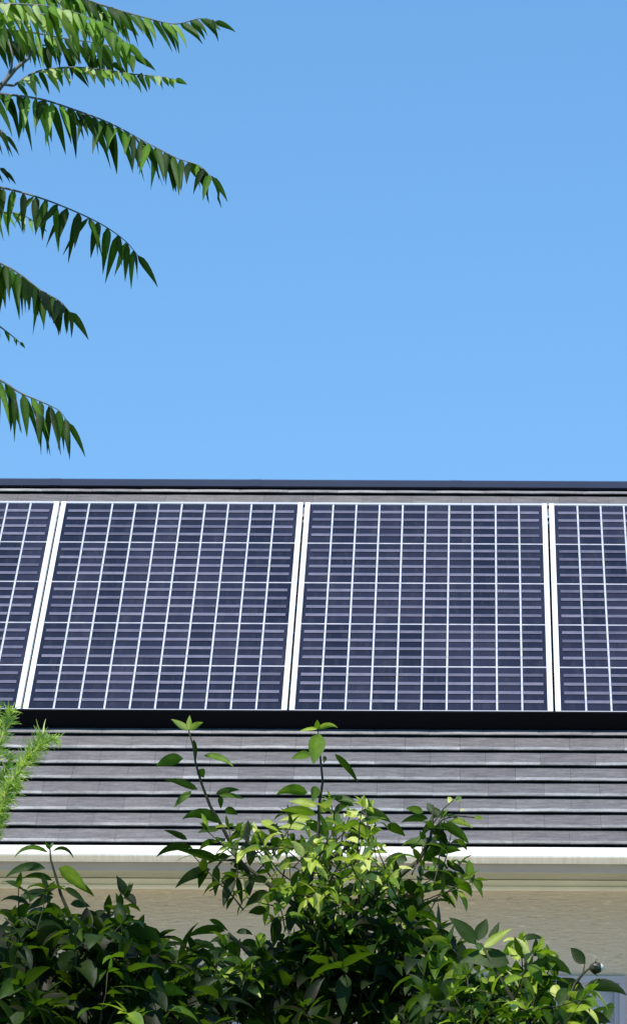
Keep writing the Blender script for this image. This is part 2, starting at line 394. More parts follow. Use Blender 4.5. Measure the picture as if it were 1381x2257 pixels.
# ------------------------------------------------------------------ solar array
A0 = Matrix(((1,0,0,0),(0,S.y,N.y,0),(0,S.z,N.z,0),(0,0,0,1)))    # local x,y(up slope),z(normal)
seam_top = {133: None}
zct = (Ptop-CAM).dot(Fw)
xseam = (670-PX0)/FPX*zct - ROLL*0
NC, NR = 10, 5
G = .0065                             # half gap between neighbouring panels
def make_panel(i, label):
    x0 = xseam + i*W + G; x1 = xseam + (i+1)*W - G
    T = Matrix.Translation(Vector((x0, Pb.y, Pb.z))) @ A0
    r = empty('solar_panel', (0,0,0)); r.matrix_world = T
    bpy.context.view_layer.update()
    tag(r, label, 'solar panel', 'solar panels in one row on the tiled roof')
    w_ = x1-x0; L = PL; fs, ft, fb = .028, .017, .006
    def part(name, mb, mats):
        me = bpy.data.meshes.new(name); me.from_pydata(mb.v, [], mb.f); me.update()
        for m_ in mats: me.materials.append(m_)
        me.polygons.foreach_set('material_index', mb.m)
        a_ = me.attributes.new('tint', 'FLOAT', 'POINT'); a_.data.foreach_set('value', mb.a)
        o = bpy.data.objects.new(name, me); COL.objects.link(o); o.parent = r; return o
    f = MB()
    for xa, xb in ((0, fs), (w_-fs, w_)):
        s_ = 1 if xa == 0 else -1
        pr = [(0, -.035), (0, -.001), (.001, 0), (fs-.001, 0), (fs, -.001), (fs, -.008), (.003, -.008), (.003, -.035)]
        vs = [((q[0] if s_ > 0 else w_-q[0]), 0, q[1]) for q in pr] + [((q[0] if s_ > 0 else w_-q[0]), L, q[1]) for q in pr]
        n = len(pr); fs_ = [(a, (a+1) % n, n+(a+1) % n, n+a) for a in range(n)] + [tuple(range(n)), tuple(range(n, 2*n))[::-1]]
        f.add(vs, fs_)
    f.box((fs, L-ft, -.035), (w_-fs, L, -.0005), mi=1); f.box((fs, 0, -.035), (w_-fs, fb, -.0015), mi=1)
    part('frame', f, [M['alu'], M['alud']])
    rnd = random.Random(i*7+3)
    s = MB(); cx0, cx1, cy0, cy1 = fs+.0005, w_-fs-.0005, fb+.0005, L-ft-.0005
    s.box((cx0, cy0, -.012), (cx1, cy1, -.0085), mi=0)
    # cells, separated by the white vertical and paler horizontal gaps
    cw = (cx1-cx0)/NC; ch = (cy1-cy0)/NR; gv, gh = .0054, .0072
    for a in range(NC):
        for b in range(NR):
            xa = cx0+a*cw+(gv if a else .001); xb = cx0+(a+1)*cw-(gv if a < NC-1 else .001)
            ya = cy0+b*ch+(gh if b else .001); yb_ = cy0+(b+1)*ch-(gh if b < NR-1 else .004)
            t = rnd.random()
            s.add([(xa, ya, -.0045), (xb, ya, -.0045), (xb, yb_, -.0045), (xa, yb_, -.0045)], [(0,1,2,3)], t, 1)
    for b in range(1, NR):
        y = cy0+b*ch
        s.add([(cx0+.001, y-gh+.0006, -.0065), (cx1-.001, y-gh+.0006, -.0065), (cx1-.001, y+gh-.0006, -.0065), (cx0+.001, y+gh-.0006, -.0065)], [(0,1,2,3)], .5, 2)
    for a in range(1, NC):
        x = cx0+a*cw
        s.add([(x-gv+.0006, cy0+.001, -.0025), (x+gv-.0006, cy0+.001, -.0025), (x+gv-.0006, cy1-.001, -.0025), (x-gv+.0006, cy1-.001, -.0025)], [(0,1,2,3)], .5, 0)
    l = s; nl = 5
    for a in range(NC):
        xa = cx0+a*cw+gv+.002; xb = cx0+(a+1)*cw-gv-.002
        if a == 0: xa += .012
        if a == NC-1: xb -= .012
        for b in range(NR):
            for q in range(1, nl):
                y = cy0+b*ch+ch*q/nl; hw = .0135
                l.add([(xa, y-hw, -.0012), (xb, y-hw, -.0012), (xb, y+hw, -.0012), (xa, y+hw, -.0012)], [(0,1,2,3)], rnd.random(), 3)
    part('cell_sheet', s, [M['wline'], M['cell'], M['hline'], M['bline']])
    return r
panel_labels = {
 -3: None,
 -2: 'leftmost solar panel, cut by the photo edge, above the feathery shrub',
 -1: 'whole solar panel left of centre, above the left leafy shoot of the middle shrub',
  0: 'whole solar panel right of centre, above the taller middle shoot of the shrub',
  1: 'rightmost solar panel in the row, cut off by the right photo edge',
}
for i in (-2, -1, 0, 1): make_panel(i, panel_labels[i])
XA, XB = xseam-2*W, xseam+2*W
rack = empty('mounting_rack', (xseam, Pb.y, Pb.z))
tag(rack, 'rails holding the row of solar panels above the roof tiles, with a black strip for the shade below them', 'mounting rack')
T = Matrix.Translation(Vector((0, Pb.y, Pb.z))) @ A0
for y in (.45, PL-.45):
    r_ = MB(); r_.box((XA-.04, y-.02, -.08), (XB+.04, y+.02, -.0365), M=T)
    x = XA+.1
    while x < XB:
        r_.box((x-.02, y-.025, -GAP+.008), (x+.02, y+.025, -.0805), M=T); x += 1.0
    r_.build('rail', M['black'], rack)
r_ = MB(); r_.box((XA, -.012, -GAP+.026), (XB, -.001, -.001), M=T); r_.box((XA, -.018, -GAP+.024), (XB, -.0005, -GAP+.0255), M=T)  # black strip added to stand in for the dark shaded gap under the panels
r_.build('gap_shade_strip', M['black'], rack)

# ------------------------------------------------------------------ foliage machinery
DOWN = Vector((0, 0, -1))
def leaf(mb, base, d, wd, length, width, droop=.5, fold=.25, tint=.5, n=6, acum=.75, twist=0):
    """one leaf: d = direction at the base, wd = direction of the blade's width, droop bends it to the ground"""
    d = d.normalized(); wd = (wd - d*wd.dot(d)).normalized()
    p = Vector(base); vs = []; cur = d.copy(); wcur = wd
    step = length/n
    for i in range(n+1):
        t = i/n
        nn = wcur.cross(cur).normalized()
        if nn.z < 0: nn = -nn
        w2 = width*.5*(math.sin(math.pi*min(1, t**acum))**.85 if 0 < t < 1 else 0)*(1.12-.25*t)
        if i == n: w2 = .0004
        if i == 0: w2 = width*.03
        up = nn*(w2*fold)
        vs += [p + wcur*w2 + up, p.copy(), p - wcur*w2 + up]
        cur = (cur + DOWN*(droop/n)*(0.4+1.2*t)).normalized()
        wcur = (wcur - cur*wcur.dot(cur)).normalized()
        if twist: wcur = (Matrix.Rotation(twist/n, 3, cur) @ wcur).normalized()
        p = p + cur*step
    fs = []
    for i in range(n):
        a = i*3
        fs += [(a, a+1, a+4, a+3), (a+1, a+2, a+5, a+4)]
    mb.add(vs, fs, [tint, min(1, tint+.10), tint]*(n+1))
rng = random.Random(11)
def rv(s=1): return Vector((rng.gauss(0, s), rng.gauss(0, s), rng.gauss(0, s)))

def traced_leaf(mb, Y, bx, by, tx, ty, wpx, tint, arch=.5, dd=None):
    """a leaf standing about Y metres off between two points of the view, arching on the way"""
    dy = rng.uniform(-.05, .05) if dd is None else dd
    b = at(bx, by, Y); t = at(tx, ty, Y+dy)
    L = (t-b).length*1.06; d = (t-b).normalized()
    d0 = (d + Vector((0,0,1))*arch*.62).normalized()
    toc = Vector((0, -1, 0))
    wd = d.cross(toc) ; wd = (wd + toc*rng.uniform(-.6, .6)).normalized()
    leaf(mb, b, d0, wd, L, wpx*Y/FPX*.98, droop=arch*1.25, fold=rng.uniform(.1, .4), tint=tint, n=7)

def twig(mb, sb, p, d, n, L, lw, tint, tj=.12, spacing=.05, droop=.6, sr_=.0022):
    """a leafy twig with opposite leaf pairs and a terminal tuft"""
    pts = [p.copy()]; d = d.normalized(); ang = rng.uniform(0, math.pi)
    cur = d.copy()
    for i in range(n):
        cur = (cur + rv(.12) + Vector((0,0,.05))).normalized()
        p = p + cur*spacing*rng.uniform(.8, 1.2); pts.append(p.copy())
        u = cur.cross(Vector((.2, .4, .9))).normalized(); v = cur.cross(u)
        ang += math.pi/2 + rng.uniform(-.4, .4)
        side = u*math.cos(ang)+v*math.sin(ang)
        k = .65 + .5*math.sin(math.pi*(i+.7)/(n+.4))
        for sg in (-1, 1):
            if rng.random() < .1: continue
            ld = (side*sg + cur*rng.uniform(.2, .7) + rv(.15)).normalized()
            wd = ld.cross(Vector((0, 0, 1)) + rv(.4))
            if wd.length < .1: wd = Vector((1, 0, 0))
            leaf(mb, p, ld, wd, L*k*rng.uniform(.75, 1.15), lw*k*rng.uniform(.75, 1.15), droop=droop*rng.uniform(.5, 1.5),
                 fold=rng.uniform(.1, .55), tint=min(1, max(0, tint+rng.gauss(0, tj))), n=5, twist=rng.uniform(-.5, .5))
    for q in range(2):
        ld = (cur + rv(.35)).normalized()
        leaf(mb, p, ld, ld.cross(Vector((0,0,1))+rv(.3)), L*.55, lw*.5, droop=.3, fold=.5, tint=min(1, tint+.15), n=4)
    sb.tube(pts, [sr_*(1-.5*i/len(pts)) for i in range(len(pts))], 4)

def inpoly(x, y, P):
    c = False; j = len(P)-1
    for i in range(len(P)):
        if (P[i][1] > y) != (P[j][1] > y) and x < (P[j][0]-P[i][0])*(y-P[i][1])/(P[j][1]-P[i][1])+P[i][0]: c = not c
        j = i
    return c
def fill(mb, sb, poly, Y, depth, count, L, lw, tint, n=3, up=.5, tj=.14, spacing=.045, droop=.6, bright_top=0):
    xs_ = [p[0] for p in poly]; ys_ = [p[1] for p in poly]; c = 0
    cx = sum(xs_)/len(xs_)
    while c < count:
        x = rng.uniform(min(xs_), max(xs_)); y = rng.uniform(min(ys_), max(ys_))
        if not inpoly(x, y, poly): continue
        c += 1
        dpt = rng.uniform(-depth, depth)
        p = at(x, y, Y+dpt) - Vector((0, 0, n*spacing*.75))
        d = Vector(((x-cx)/300*.4, -.25, up)) + rv(.45)
        twig(mb, sb, p, d, rng.choice((n-1, n, n+1)), L, lw, tint + rng.gauss(0, .08) - max(0, dpt)*.3, tj, spacing, 1.1)  # leaves deeper in the bush get a darker tint, standing in for inner shade
def stem(sb, pts, Y, r0, r1, dys=None):
    P = [at(x, y, Y + (dys[i] if dys else 0)) for i, (x, y) in enumerate(pts)]
    n = len(P); sb.tube(P, [r0+(r1-r0)*i/(n-1) for i in range(n)], 6); return P
def trunk_down(sb, p, gx, gy, r0, r1):
    """carries a stem from point p down to the ground at gx,gy"""
    g0 = Vector((gx, gy, -.02)); pts = []; n = 8
    for i in range(n+1):
        t = i/n; q = g0.lerp(p, t); q += Vector((math.sin(t*5+gx)*.03*(1-t)*t*4, math.cos(t*4+gx)*.03*(1-t)*t*4, 0)); pts.append(q)
    sb.tube(pts, [r0+(r1-r0)*i/n for i in range(n+1)], 7)
def C6(x, y): return 300+x/2.762, 1560+y/2.762
def C7(x, y): return 700+x/2.028, 1700+y/2.028
def C5(x, y): return x/3.002, 1530+y/3.002
def low_crown(mb, sb, x0, x1, Y, z0, z1, count, dY=.45, tint=.35, L=.085, lw=.038):
    for _ in range(count):
        p = Vector((rng.uniform(x0, x1), Y+rng.uniform(-dY, dY), rng.uniform(z0, z1)))
        twig(mb, sb, p, Vector((rng.gauss(0, .6), rng.gauss(-.2, .6), .5)), 3, L, lw, tint, .12, .05)

# ---- middle shrub ---------------------------------------------------------
YM = 9.6
fo, st = MB(), MB()
def TL(mb, C, Y, rows):
    for r_ in rows:
        bx, by, tx, ty, wp, ti = r_[:6]; ar = r_[6] if len(r_) > 6 else .5
        k = {C6: 2.762, C7: 2.028, C5: 3.002}[C]
        b = C(bx, by); t = C(tx, ty); traced_leaf(mb, Y, b[0], b[1], t[0], t[1], wp/k, ti, ar)
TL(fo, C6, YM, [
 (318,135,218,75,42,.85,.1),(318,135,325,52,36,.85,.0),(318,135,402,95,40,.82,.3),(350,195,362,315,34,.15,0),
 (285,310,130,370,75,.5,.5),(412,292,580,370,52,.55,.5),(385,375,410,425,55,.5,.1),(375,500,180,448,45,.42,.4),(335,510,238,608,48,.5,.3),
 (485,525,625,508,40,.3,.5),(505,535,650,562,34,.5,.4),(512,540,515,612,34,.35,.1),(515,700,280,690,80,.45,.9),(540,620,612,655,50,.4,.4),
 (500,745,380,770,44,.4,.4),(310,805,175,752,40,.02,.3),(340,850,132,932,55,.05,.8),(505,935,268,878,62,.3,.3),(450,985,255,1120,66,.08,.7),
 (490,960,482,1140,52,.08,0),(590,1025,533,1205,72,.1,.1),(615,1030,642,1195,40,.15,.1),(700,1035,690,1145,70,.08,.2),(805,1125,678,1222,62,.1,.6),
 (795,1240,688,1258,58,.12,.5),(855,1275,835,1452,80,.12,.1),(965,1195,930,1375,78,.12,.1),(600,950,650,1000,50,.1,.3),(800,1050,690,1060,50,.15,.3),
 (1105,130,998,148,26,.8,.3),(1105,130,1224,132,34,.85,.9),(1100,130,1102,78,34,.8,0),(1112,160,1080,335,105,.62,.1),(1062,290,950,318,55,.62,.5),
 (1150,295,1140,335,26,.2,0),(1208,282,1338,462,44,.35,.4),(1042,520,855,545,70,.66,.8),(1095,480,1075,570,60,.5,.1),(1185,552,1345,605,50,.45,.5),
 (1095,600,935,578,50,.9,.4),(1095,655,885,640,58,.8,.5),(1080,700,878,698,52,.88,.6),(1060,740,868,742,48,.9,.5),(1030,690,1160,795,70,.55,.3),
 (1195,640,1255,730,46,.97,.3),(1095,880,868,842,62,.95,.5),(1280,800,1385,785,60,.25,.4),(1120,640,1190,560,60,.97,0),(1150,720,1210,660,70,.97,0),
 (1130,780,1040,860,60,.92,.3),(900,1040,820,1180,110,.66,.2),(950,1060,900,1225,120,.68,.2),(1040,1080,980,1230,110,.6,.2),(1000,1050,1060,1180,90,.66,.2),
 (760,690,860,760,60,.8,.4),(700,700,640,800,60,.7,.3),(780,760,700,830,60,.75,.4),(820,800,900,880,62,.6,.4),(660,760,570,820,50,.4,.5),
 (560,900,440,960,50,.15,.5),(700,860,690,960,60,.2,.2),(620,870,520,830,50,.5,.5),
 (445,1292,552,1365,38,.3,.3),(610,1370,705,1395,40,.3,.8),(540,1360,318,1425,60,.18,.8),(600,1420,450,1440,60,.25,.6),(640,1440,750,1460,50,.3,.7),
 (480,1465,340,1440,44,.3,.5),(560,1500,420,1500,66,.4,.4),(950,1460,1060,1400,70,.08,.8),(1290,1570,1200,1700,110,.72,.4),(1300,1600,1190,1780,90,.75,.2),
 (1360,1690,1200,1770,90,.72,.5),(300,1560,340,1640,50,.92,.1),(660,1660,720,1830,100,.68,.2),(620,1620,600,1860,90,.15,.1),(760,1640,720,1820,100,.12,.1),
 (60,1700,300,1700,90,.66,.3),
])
TL(fo, C7, YM, [
 (160,155,55,118,36,.35,.4),(195,178,318,240,46,.35,.6),(310,240,385,295,44,.25,.4),(492,212,378,238,36,.35,.5),(470,185,395,172,34,.5,.5),
 (512,220,462,292,34,.25,.2),(555,238,662,335,52,.5,.6),(595,222,684,262,30,.85,.6),(512,180,490,145,30,.3,0),(600,140,582,118,26,.95,0),(612,130,640,118,26,.95,0),
 (650,168,640,180,16,.95,0),(700,205,738,212,22,.97,0),(470,305,545,352,40,.15,.3),(575,415,655,468,34,.1,.5),(468,465,672,582,72,.22,.8),
 (385,490,465,602,58,.15,.5),(430,545,605,540,42,.45,.7),(245,290,125,302,46,.2,.5),(420,350,455,290,38,.5,0),(400,400,300,410,60,.3,.5),
 (350,480,250,520,60,.6,.5),(560,340,490,370,40,.45,.4),(560,350,650,345,18,.2,.3),
 (600,790,420,840,95,.8,.7),(580,840,440,885,80,.84,.4),(660,1050,870,975,66,.78,.5),(640,760,660,1010,60,.12,.0),(400,760,560,745,60,.35,.7),
])
sA = stem(st, [C6(*p) for p in ((700,1040),(600,880),(520,720),(450,600),(400,470),(362,340),(345,230),(318,135))], YM, .0055, .0018, [.05,.03,.02,0,0,0,0,0])
sB = stem(st, [C6(*p) for p in ((1075,1600),(1070,1350),(1050,1130),(1090,900),(1110,750),(1112,600),(1135,450),(1120,300),(1105,130))], YM, .007, .0018)
sC = stem(st, [C7(*p) for p in ((60,720),(200,600),(330,500),(450,400),(500,320),(512,240),(515,150))], YM, .009, .002)
stem(st, [C7(*p) for p in ((512,260),(560,215),(620,200),(700,208))], YM, .0025, .0015)
stem(st, [C7(*p) for p in ((512,240),(560,170),(605,130))], YM, .002, .0013)
stem(st, [C7(*p) for p in ((40,400),(150,330),(260,240),(200,180))], YM, .004, .002)
stem(st, [C6(*p) for p in ((1050,1350),(960,1200),(760,1040),(620,930),(500,930))], YM, .009, .003)
stem(st, [C6(*p) for p in ((1075,1700),(900,1600),(740,1560),(620,1430),(560,1370))], YM, .009, .003)
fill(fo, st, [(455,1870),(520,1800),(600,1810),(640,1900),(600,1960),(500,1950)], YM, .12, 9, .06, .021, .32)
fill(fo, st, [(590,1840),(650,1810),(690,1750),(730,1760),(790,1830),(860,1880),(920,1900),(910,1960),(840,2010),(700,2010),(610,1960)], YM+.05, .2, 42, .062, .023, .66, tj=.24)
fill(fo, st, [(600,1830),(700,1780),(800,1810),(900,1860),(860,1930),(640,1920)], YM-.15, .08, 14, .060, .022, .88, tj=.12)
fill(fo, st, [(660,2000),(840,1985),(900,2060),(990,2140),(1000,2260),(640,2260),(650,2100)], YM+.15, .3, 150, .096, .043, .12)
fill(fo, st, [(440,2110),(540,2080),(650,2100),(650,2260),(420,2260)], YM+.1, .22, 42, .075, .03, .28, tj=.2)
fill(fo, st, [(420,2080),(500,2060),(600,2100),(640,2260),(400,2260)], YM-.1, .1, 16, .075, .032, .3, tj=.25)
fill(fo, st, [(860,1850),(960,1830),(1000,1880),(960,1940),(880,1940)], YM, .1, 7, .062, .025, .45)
low_crown(fo, st, -.9, .05, YM+.15, .35, 1.82, 240)
g0 = at(700, 2200, YM+.1).x
root = empty('leafy_shrub', (g0, YM+.1, 0))
tag(root, 'tallest broad leaved shrub in the middle, its shoots reaching up to the solar panels', 'shrub', 'broad leaved shrubs in front of the house')
trunk_down(st, sB[0], g0, YM+.1, .03, .012); trunk_down(st, at(600, 2180, YM), g0-.12, YM+.05, .024, .008); trunk_down(st, at(880, 2120, YM+.1), g0+.1, YM+.12, .024, .008)
trunk_down(st, sC[0], g0+.06, YM+.05, .02, .008)
fo.build('foliage', M['leaf'], root, True); st.build('branches', M['bark'], root, True)

# ---- left shrub -----------------------------------------------------------
YL = 9.0
fo, st = MB(), MB()
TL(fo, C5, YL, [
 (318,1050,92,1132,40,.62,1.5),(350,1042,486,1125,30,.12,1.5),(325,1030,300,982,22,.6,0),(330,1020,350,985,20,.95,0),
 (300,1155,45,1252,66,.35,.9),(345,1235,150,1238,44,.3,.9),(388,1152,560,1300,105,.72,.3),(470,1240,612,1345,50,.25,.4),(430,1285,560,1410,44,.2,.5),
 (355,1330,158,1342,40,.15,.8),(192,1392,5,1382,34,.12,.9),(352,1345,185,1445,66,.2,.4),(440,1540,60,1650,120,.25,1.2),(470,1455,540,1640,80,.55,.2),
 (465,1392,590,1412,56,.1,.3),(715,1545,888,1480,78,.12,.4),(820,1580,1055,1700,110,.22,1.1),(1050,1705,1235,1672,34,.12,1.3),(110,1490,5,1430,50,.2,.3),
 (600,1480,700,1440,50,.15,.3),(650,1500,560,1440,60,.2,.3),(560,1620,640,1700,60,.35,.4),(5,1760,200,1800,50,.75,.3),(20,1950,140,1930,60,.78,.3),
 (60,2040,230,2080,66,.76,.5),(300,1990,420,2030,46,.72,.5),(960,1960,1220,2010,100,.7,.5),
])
sL = stem(st, [C5(*p) for p in ((560,1900),(520,1600),(455,1450),(400,1320),(372,1220),(336,1100),(328,1000))], YL, .006, .0018)
stem(st, [C5(*p) for p in ((560,1900),(700,1650),(820,1570),(860,1520))], YL, .006, .002)
stem(st, [C5(*p) for p in ((560,1900),(300,1700),(120,1560),(30,1480))], YL, .006, .002)
fill(fo, st, [(-60,2040),(40,2030),(110,2080),(190,2010),(260,2050),(330,2110),(400,2150),(430,2260),(-60,2260)], YL+.1, .28, 145, .094, .044, .11, tj=.16)
fill(fo, st, [(0,1990),(80,1985),(150,2010),(100,2060),(0,2050)], YL, .12, 9, .075, .032, .22)
fill(fo, st, [(280,2060),(360,2080),(440,2140),(460,2260),(300,2260)], YL+.2, .15, 22, .075, .034, .2, tj=.2)
fill(fo, st, [(170,2020),(290,2040),(280,2090),(180,2080)], YL, .12, 10, .07, .032, .18)
fill(fo, st, [(-60,2120),(300,2150),(330,2260),(-60,2260)], YL-.25, .1, 6, .08, .034, .5)
low_crown(fo, st, -1.75, -.68, YL+.1, .35, 1.82, 240)
gx = at(180, 2200, YL).x
root = empty('leafy_shrub', (gx, YL+.1, 0))
tag(root, 'dark green broad leaved shrub at the lower left with a single shoot before the gutter', 'shrub', 'broad leaved shrubs in front of the house')
trunk_down(st, sL[0], gx, YL+.1, .028, .010); trunk_down(st, at(60, 2180, YL), gx-.1, YL+.05, .02, .007); trunk_down(st, at(320, 2200, YL), gx+.12, YL+.1, .02, .007)
fo.build('foliage', M['leaf'], root, True); st.build('branches', M['bark'], root, True)

# ---- right shrub ----------------------------------------------------------
YR = 8.6
fo, st = MB(), MB()
TL(fo, C7, YR, [
 (705,775,592,662,66,.28,.4),(715,760,752,668,60,.25,.1),(770,770,808,680,40,.3,0),(740,790,860,710,40,.9,.2),(760,820,700,770,40,.85,.2),
 (855,862,640,868,95,.35,.7),(860,880,760,930,50,.8,.5),(965,865,1125,935,68,.4,1.0),(1195,862,1132,795,54,.06,.1),(1195,965,1372,1025,58,.1,.9),
 (905,830,880,745,34,.15,0),(925,820,930,757,34,.97,0),(970,830,975,750,34,.2,0),(985,830,1005,742,34,.93,0),(990,840,1020,790,30,.85,0),(900,850,850,790,40,.85,.1),
 (1050,960,1080,1020,50,.92,.1),(960,900,900,960,60,.86,.3),(950,900,1000,960,56,.84,.3),(1100,1000,1230,1060,50,.8,.4),(1080,1040,1180,1100,50,.78,.4),
 (1150,1100,1300,1130,66,.1,.4),
])
sR = stem(st, [C7(*p) for p in ((930,1120),(935,980),(930,860),(930,800))], YR, .007, .003)
stem(st, [C7(*p) for p in ((930,1120),(800,900),(730,770))], YR, .006, .002)
sT = stem(st, [C7(*p) for p in ((1090,1100),(1150,950),(1185,905),(1218,880))], YR, .005, .0022)
stem(st, [C7(*p) for p in ((1185,905),(1192,862))], YR, .002, .0015)
fill(fo, st, [(1040,2110),(1100,2085),(1170,2120),(1215,2170),(1250,2215),(1270,2260),(1010,2260)], YR+.05, .2, 76, .064, .025, .52, tj=.26)
fill(fo, st, [(1000,2150),(1200,2190),(1260,2250),(1381,2285),(1420,2320),(1000,2300)], YR+.25, .15, 50, .08, .034, .3)
low_crown(fo, st, -.02, .6, YR+.15, .3, 1.75, 170, tint=.45)
gx = at(1180, 2200, YR).x
root = empty('leafy_shrub', (gx, YR+.1, 0))
tag(root, 'lighter yellow green shrub at the lower right with a round bud on its side stem', 'shrub', 'broad leaved shrubs in front of the house')
trunk_down(st, sR[0], gx, YR+.1, .024, .008); trunk_down(st, sT[0], gx+.08, YR+.08, .018, .006)
fo.build('foliage', M['leaf'], root, True); st.build('branches', M['bark'], root, True)
b = MB(); c0 = at(*C7(1245, 880), YR); rr = .0135
ax = (c0-at(*C7(1205, 882), YR)).normalized(); u = ax.cross(Vector((0,0,1))).normalized(); v = ax.cross(u)
rows = []
for i in range(11):
    th = math.pi*i/10; rr_ = rr*math.sin(th)*(1 if i < 6 else .95); rows.append((c0-ax*math.cos(th)*rr*1.25, max(rr_, .0012)))
b.tube([r_[0] for r_ in rows[:8]], [r_[1] for r_ in rows[:8]], 12); b.tube([r_[0] for r_ in rows[7:]], [r_[1] for r_ in rows[7:]], 12, .5, 2)
for k in range(5):
    an = k*math.tau/5; dr = (u*math.cos(an)+v*math.sin(an))
    leaf(b, c0-ax*rr*1.2, (dr*.9+ax*.8), dr.cross(ax), .03, .012, droop=.0, fold=-.3, tint=.1, n=5); 
    for q in range(10): b.m[-1-q] = 1
b.build('flower_bud', [M['bud'], M['leaf'], M['budtip']], root, True)

# ---- feathery conifer-like shrub ------------------------------------------
YF = 11.0
fo, st = MB(), MB()
def feather(pts, Y, nl, Lpx, tint, r0=.004, spread=1.0):
    P = [at(x, y, Y) for x, y in pts]
    st.tube(P, [r0*(1-.6*i/(len(P)-1)) for i in range(len(P))], 5)
    seg = [(P[i], P[i+1]) for i in range(len(P)-1)]; tot = sum((b-a).length for a, b in seg)
    for i in range(nl):
        s_ = rng.random()*tot
        for a, b_ in seg:
            l_ = (b_-a).length
            if s_ <= l_: break
            s_ -= l_
        p = a.lerp(b_, min(1, s_/l_)); d = (b_-a).normalized()
        o = rv(1); o = (o-d*o.dot(d)).normalized()
        ld = (o*rng.uniform(.5, 1.1)*spread + d*rng.uniform(.3, .9)).normalized()
        leaf(fo, p, ld, ld.cross(rv(1)), Lpx*Y/FPX*rng.uniform(.4, 1.15), .0036*rng.uniform(.6, 1.3), droop=rng.uniform(-.6, 1.1), fold=.2, tint=min(1, max(0, tint+rng.gauss(0, .18))), n=3)
feather([C5(-150,1000), C5(0,780), C5(60,600), C5(150,480), C5(240,340), C5(285,270)], YF, 620, 40, .68, .007)
feather([C5(150,480), C5(200,400), C5(330,300), C5(380,300)], YF-.02, 230, 28, .62, .003)
feather([C5(-150,700), C5(0,330), C5(40,200), C5(70,110)], YF, 420, 36, .55, .006)
feather([C5(0,300), C5(-40,160), C5(-60,60)], YF+.05, 200, 34, .5)
feather([C5(-60,900), C5(10,740), C5(70,660), C5(110,610)], YF, 300, 32, .6)
feather([C5(-80,760), C5(-10,600), C5(60,480), C5(60,400)], YF+.05, 260, 34, .45)
feather([C5(-60,1000), C5(0,880), C5(30,800)], YF, 140, 26, .5)
gx = at(-160, 2000, YF).x
for k in range(46):        # the rest of the bush, left of the frame
    z = rng.uniform(.5, 2.7); an = rng.uniform(0, math.tau); rad = .5*(1-abs(z-1.4)/2.2)
    x0 = gx-.25; p = Vector((x0, YF+.1, z)); q = p + Vector((math.cos(an)*rad*rng.uniform(.5, 1) - .15, math.sin(an)*rad, .25))
    if q.x > gx+.10: q.x = gx - .1
    st.tube([p, (p+q)/2+Vector((0,0,-.03)), q], [.006, .004, .002], 4)
    for i in range(60):
        t = rng.uniform(.3, 1.05); pp = p.lerp(q, t); ld = (rv(1)+(q-p).normalized()*.8).normalized()
        leaf(fo, pp, ld, ld.cross(rv(1)), .05*rng.uniform(.6, 1.1), .0045, droop=.2, fold=.2, tint=.5+rng.gauss(0, .18), n=3)
root = empty('feathery_shrub', (gx-.25, YF+.1, 0))
tag(root, 'bright yellow green feathery shrub poking in at the left edge below the solar panels', 'shrub')
trunk_down(st, Vector((gx-.25, YF+.1, 2.75)), gx-.25, YF+.1, .025, .006)
for tgt in (at(*C5(-150,1000), YF), at(*C5(-150,700), YF), at(*C5(-60,900), YF), at(*C5(-80,760), YF), at(*C5(-60,1000), YF)):
    st.tube([Vector((gx-.25, YF+.1, tgt.z-.35)), (Vector((gx-.25, YF+.1, tgt.z-.2))+tgt)/2, tgt], [.01, .008, .006], 5)
fo.build('foliage', M['feather'], root, True); st.build('branches', M['stemg'], root, True)

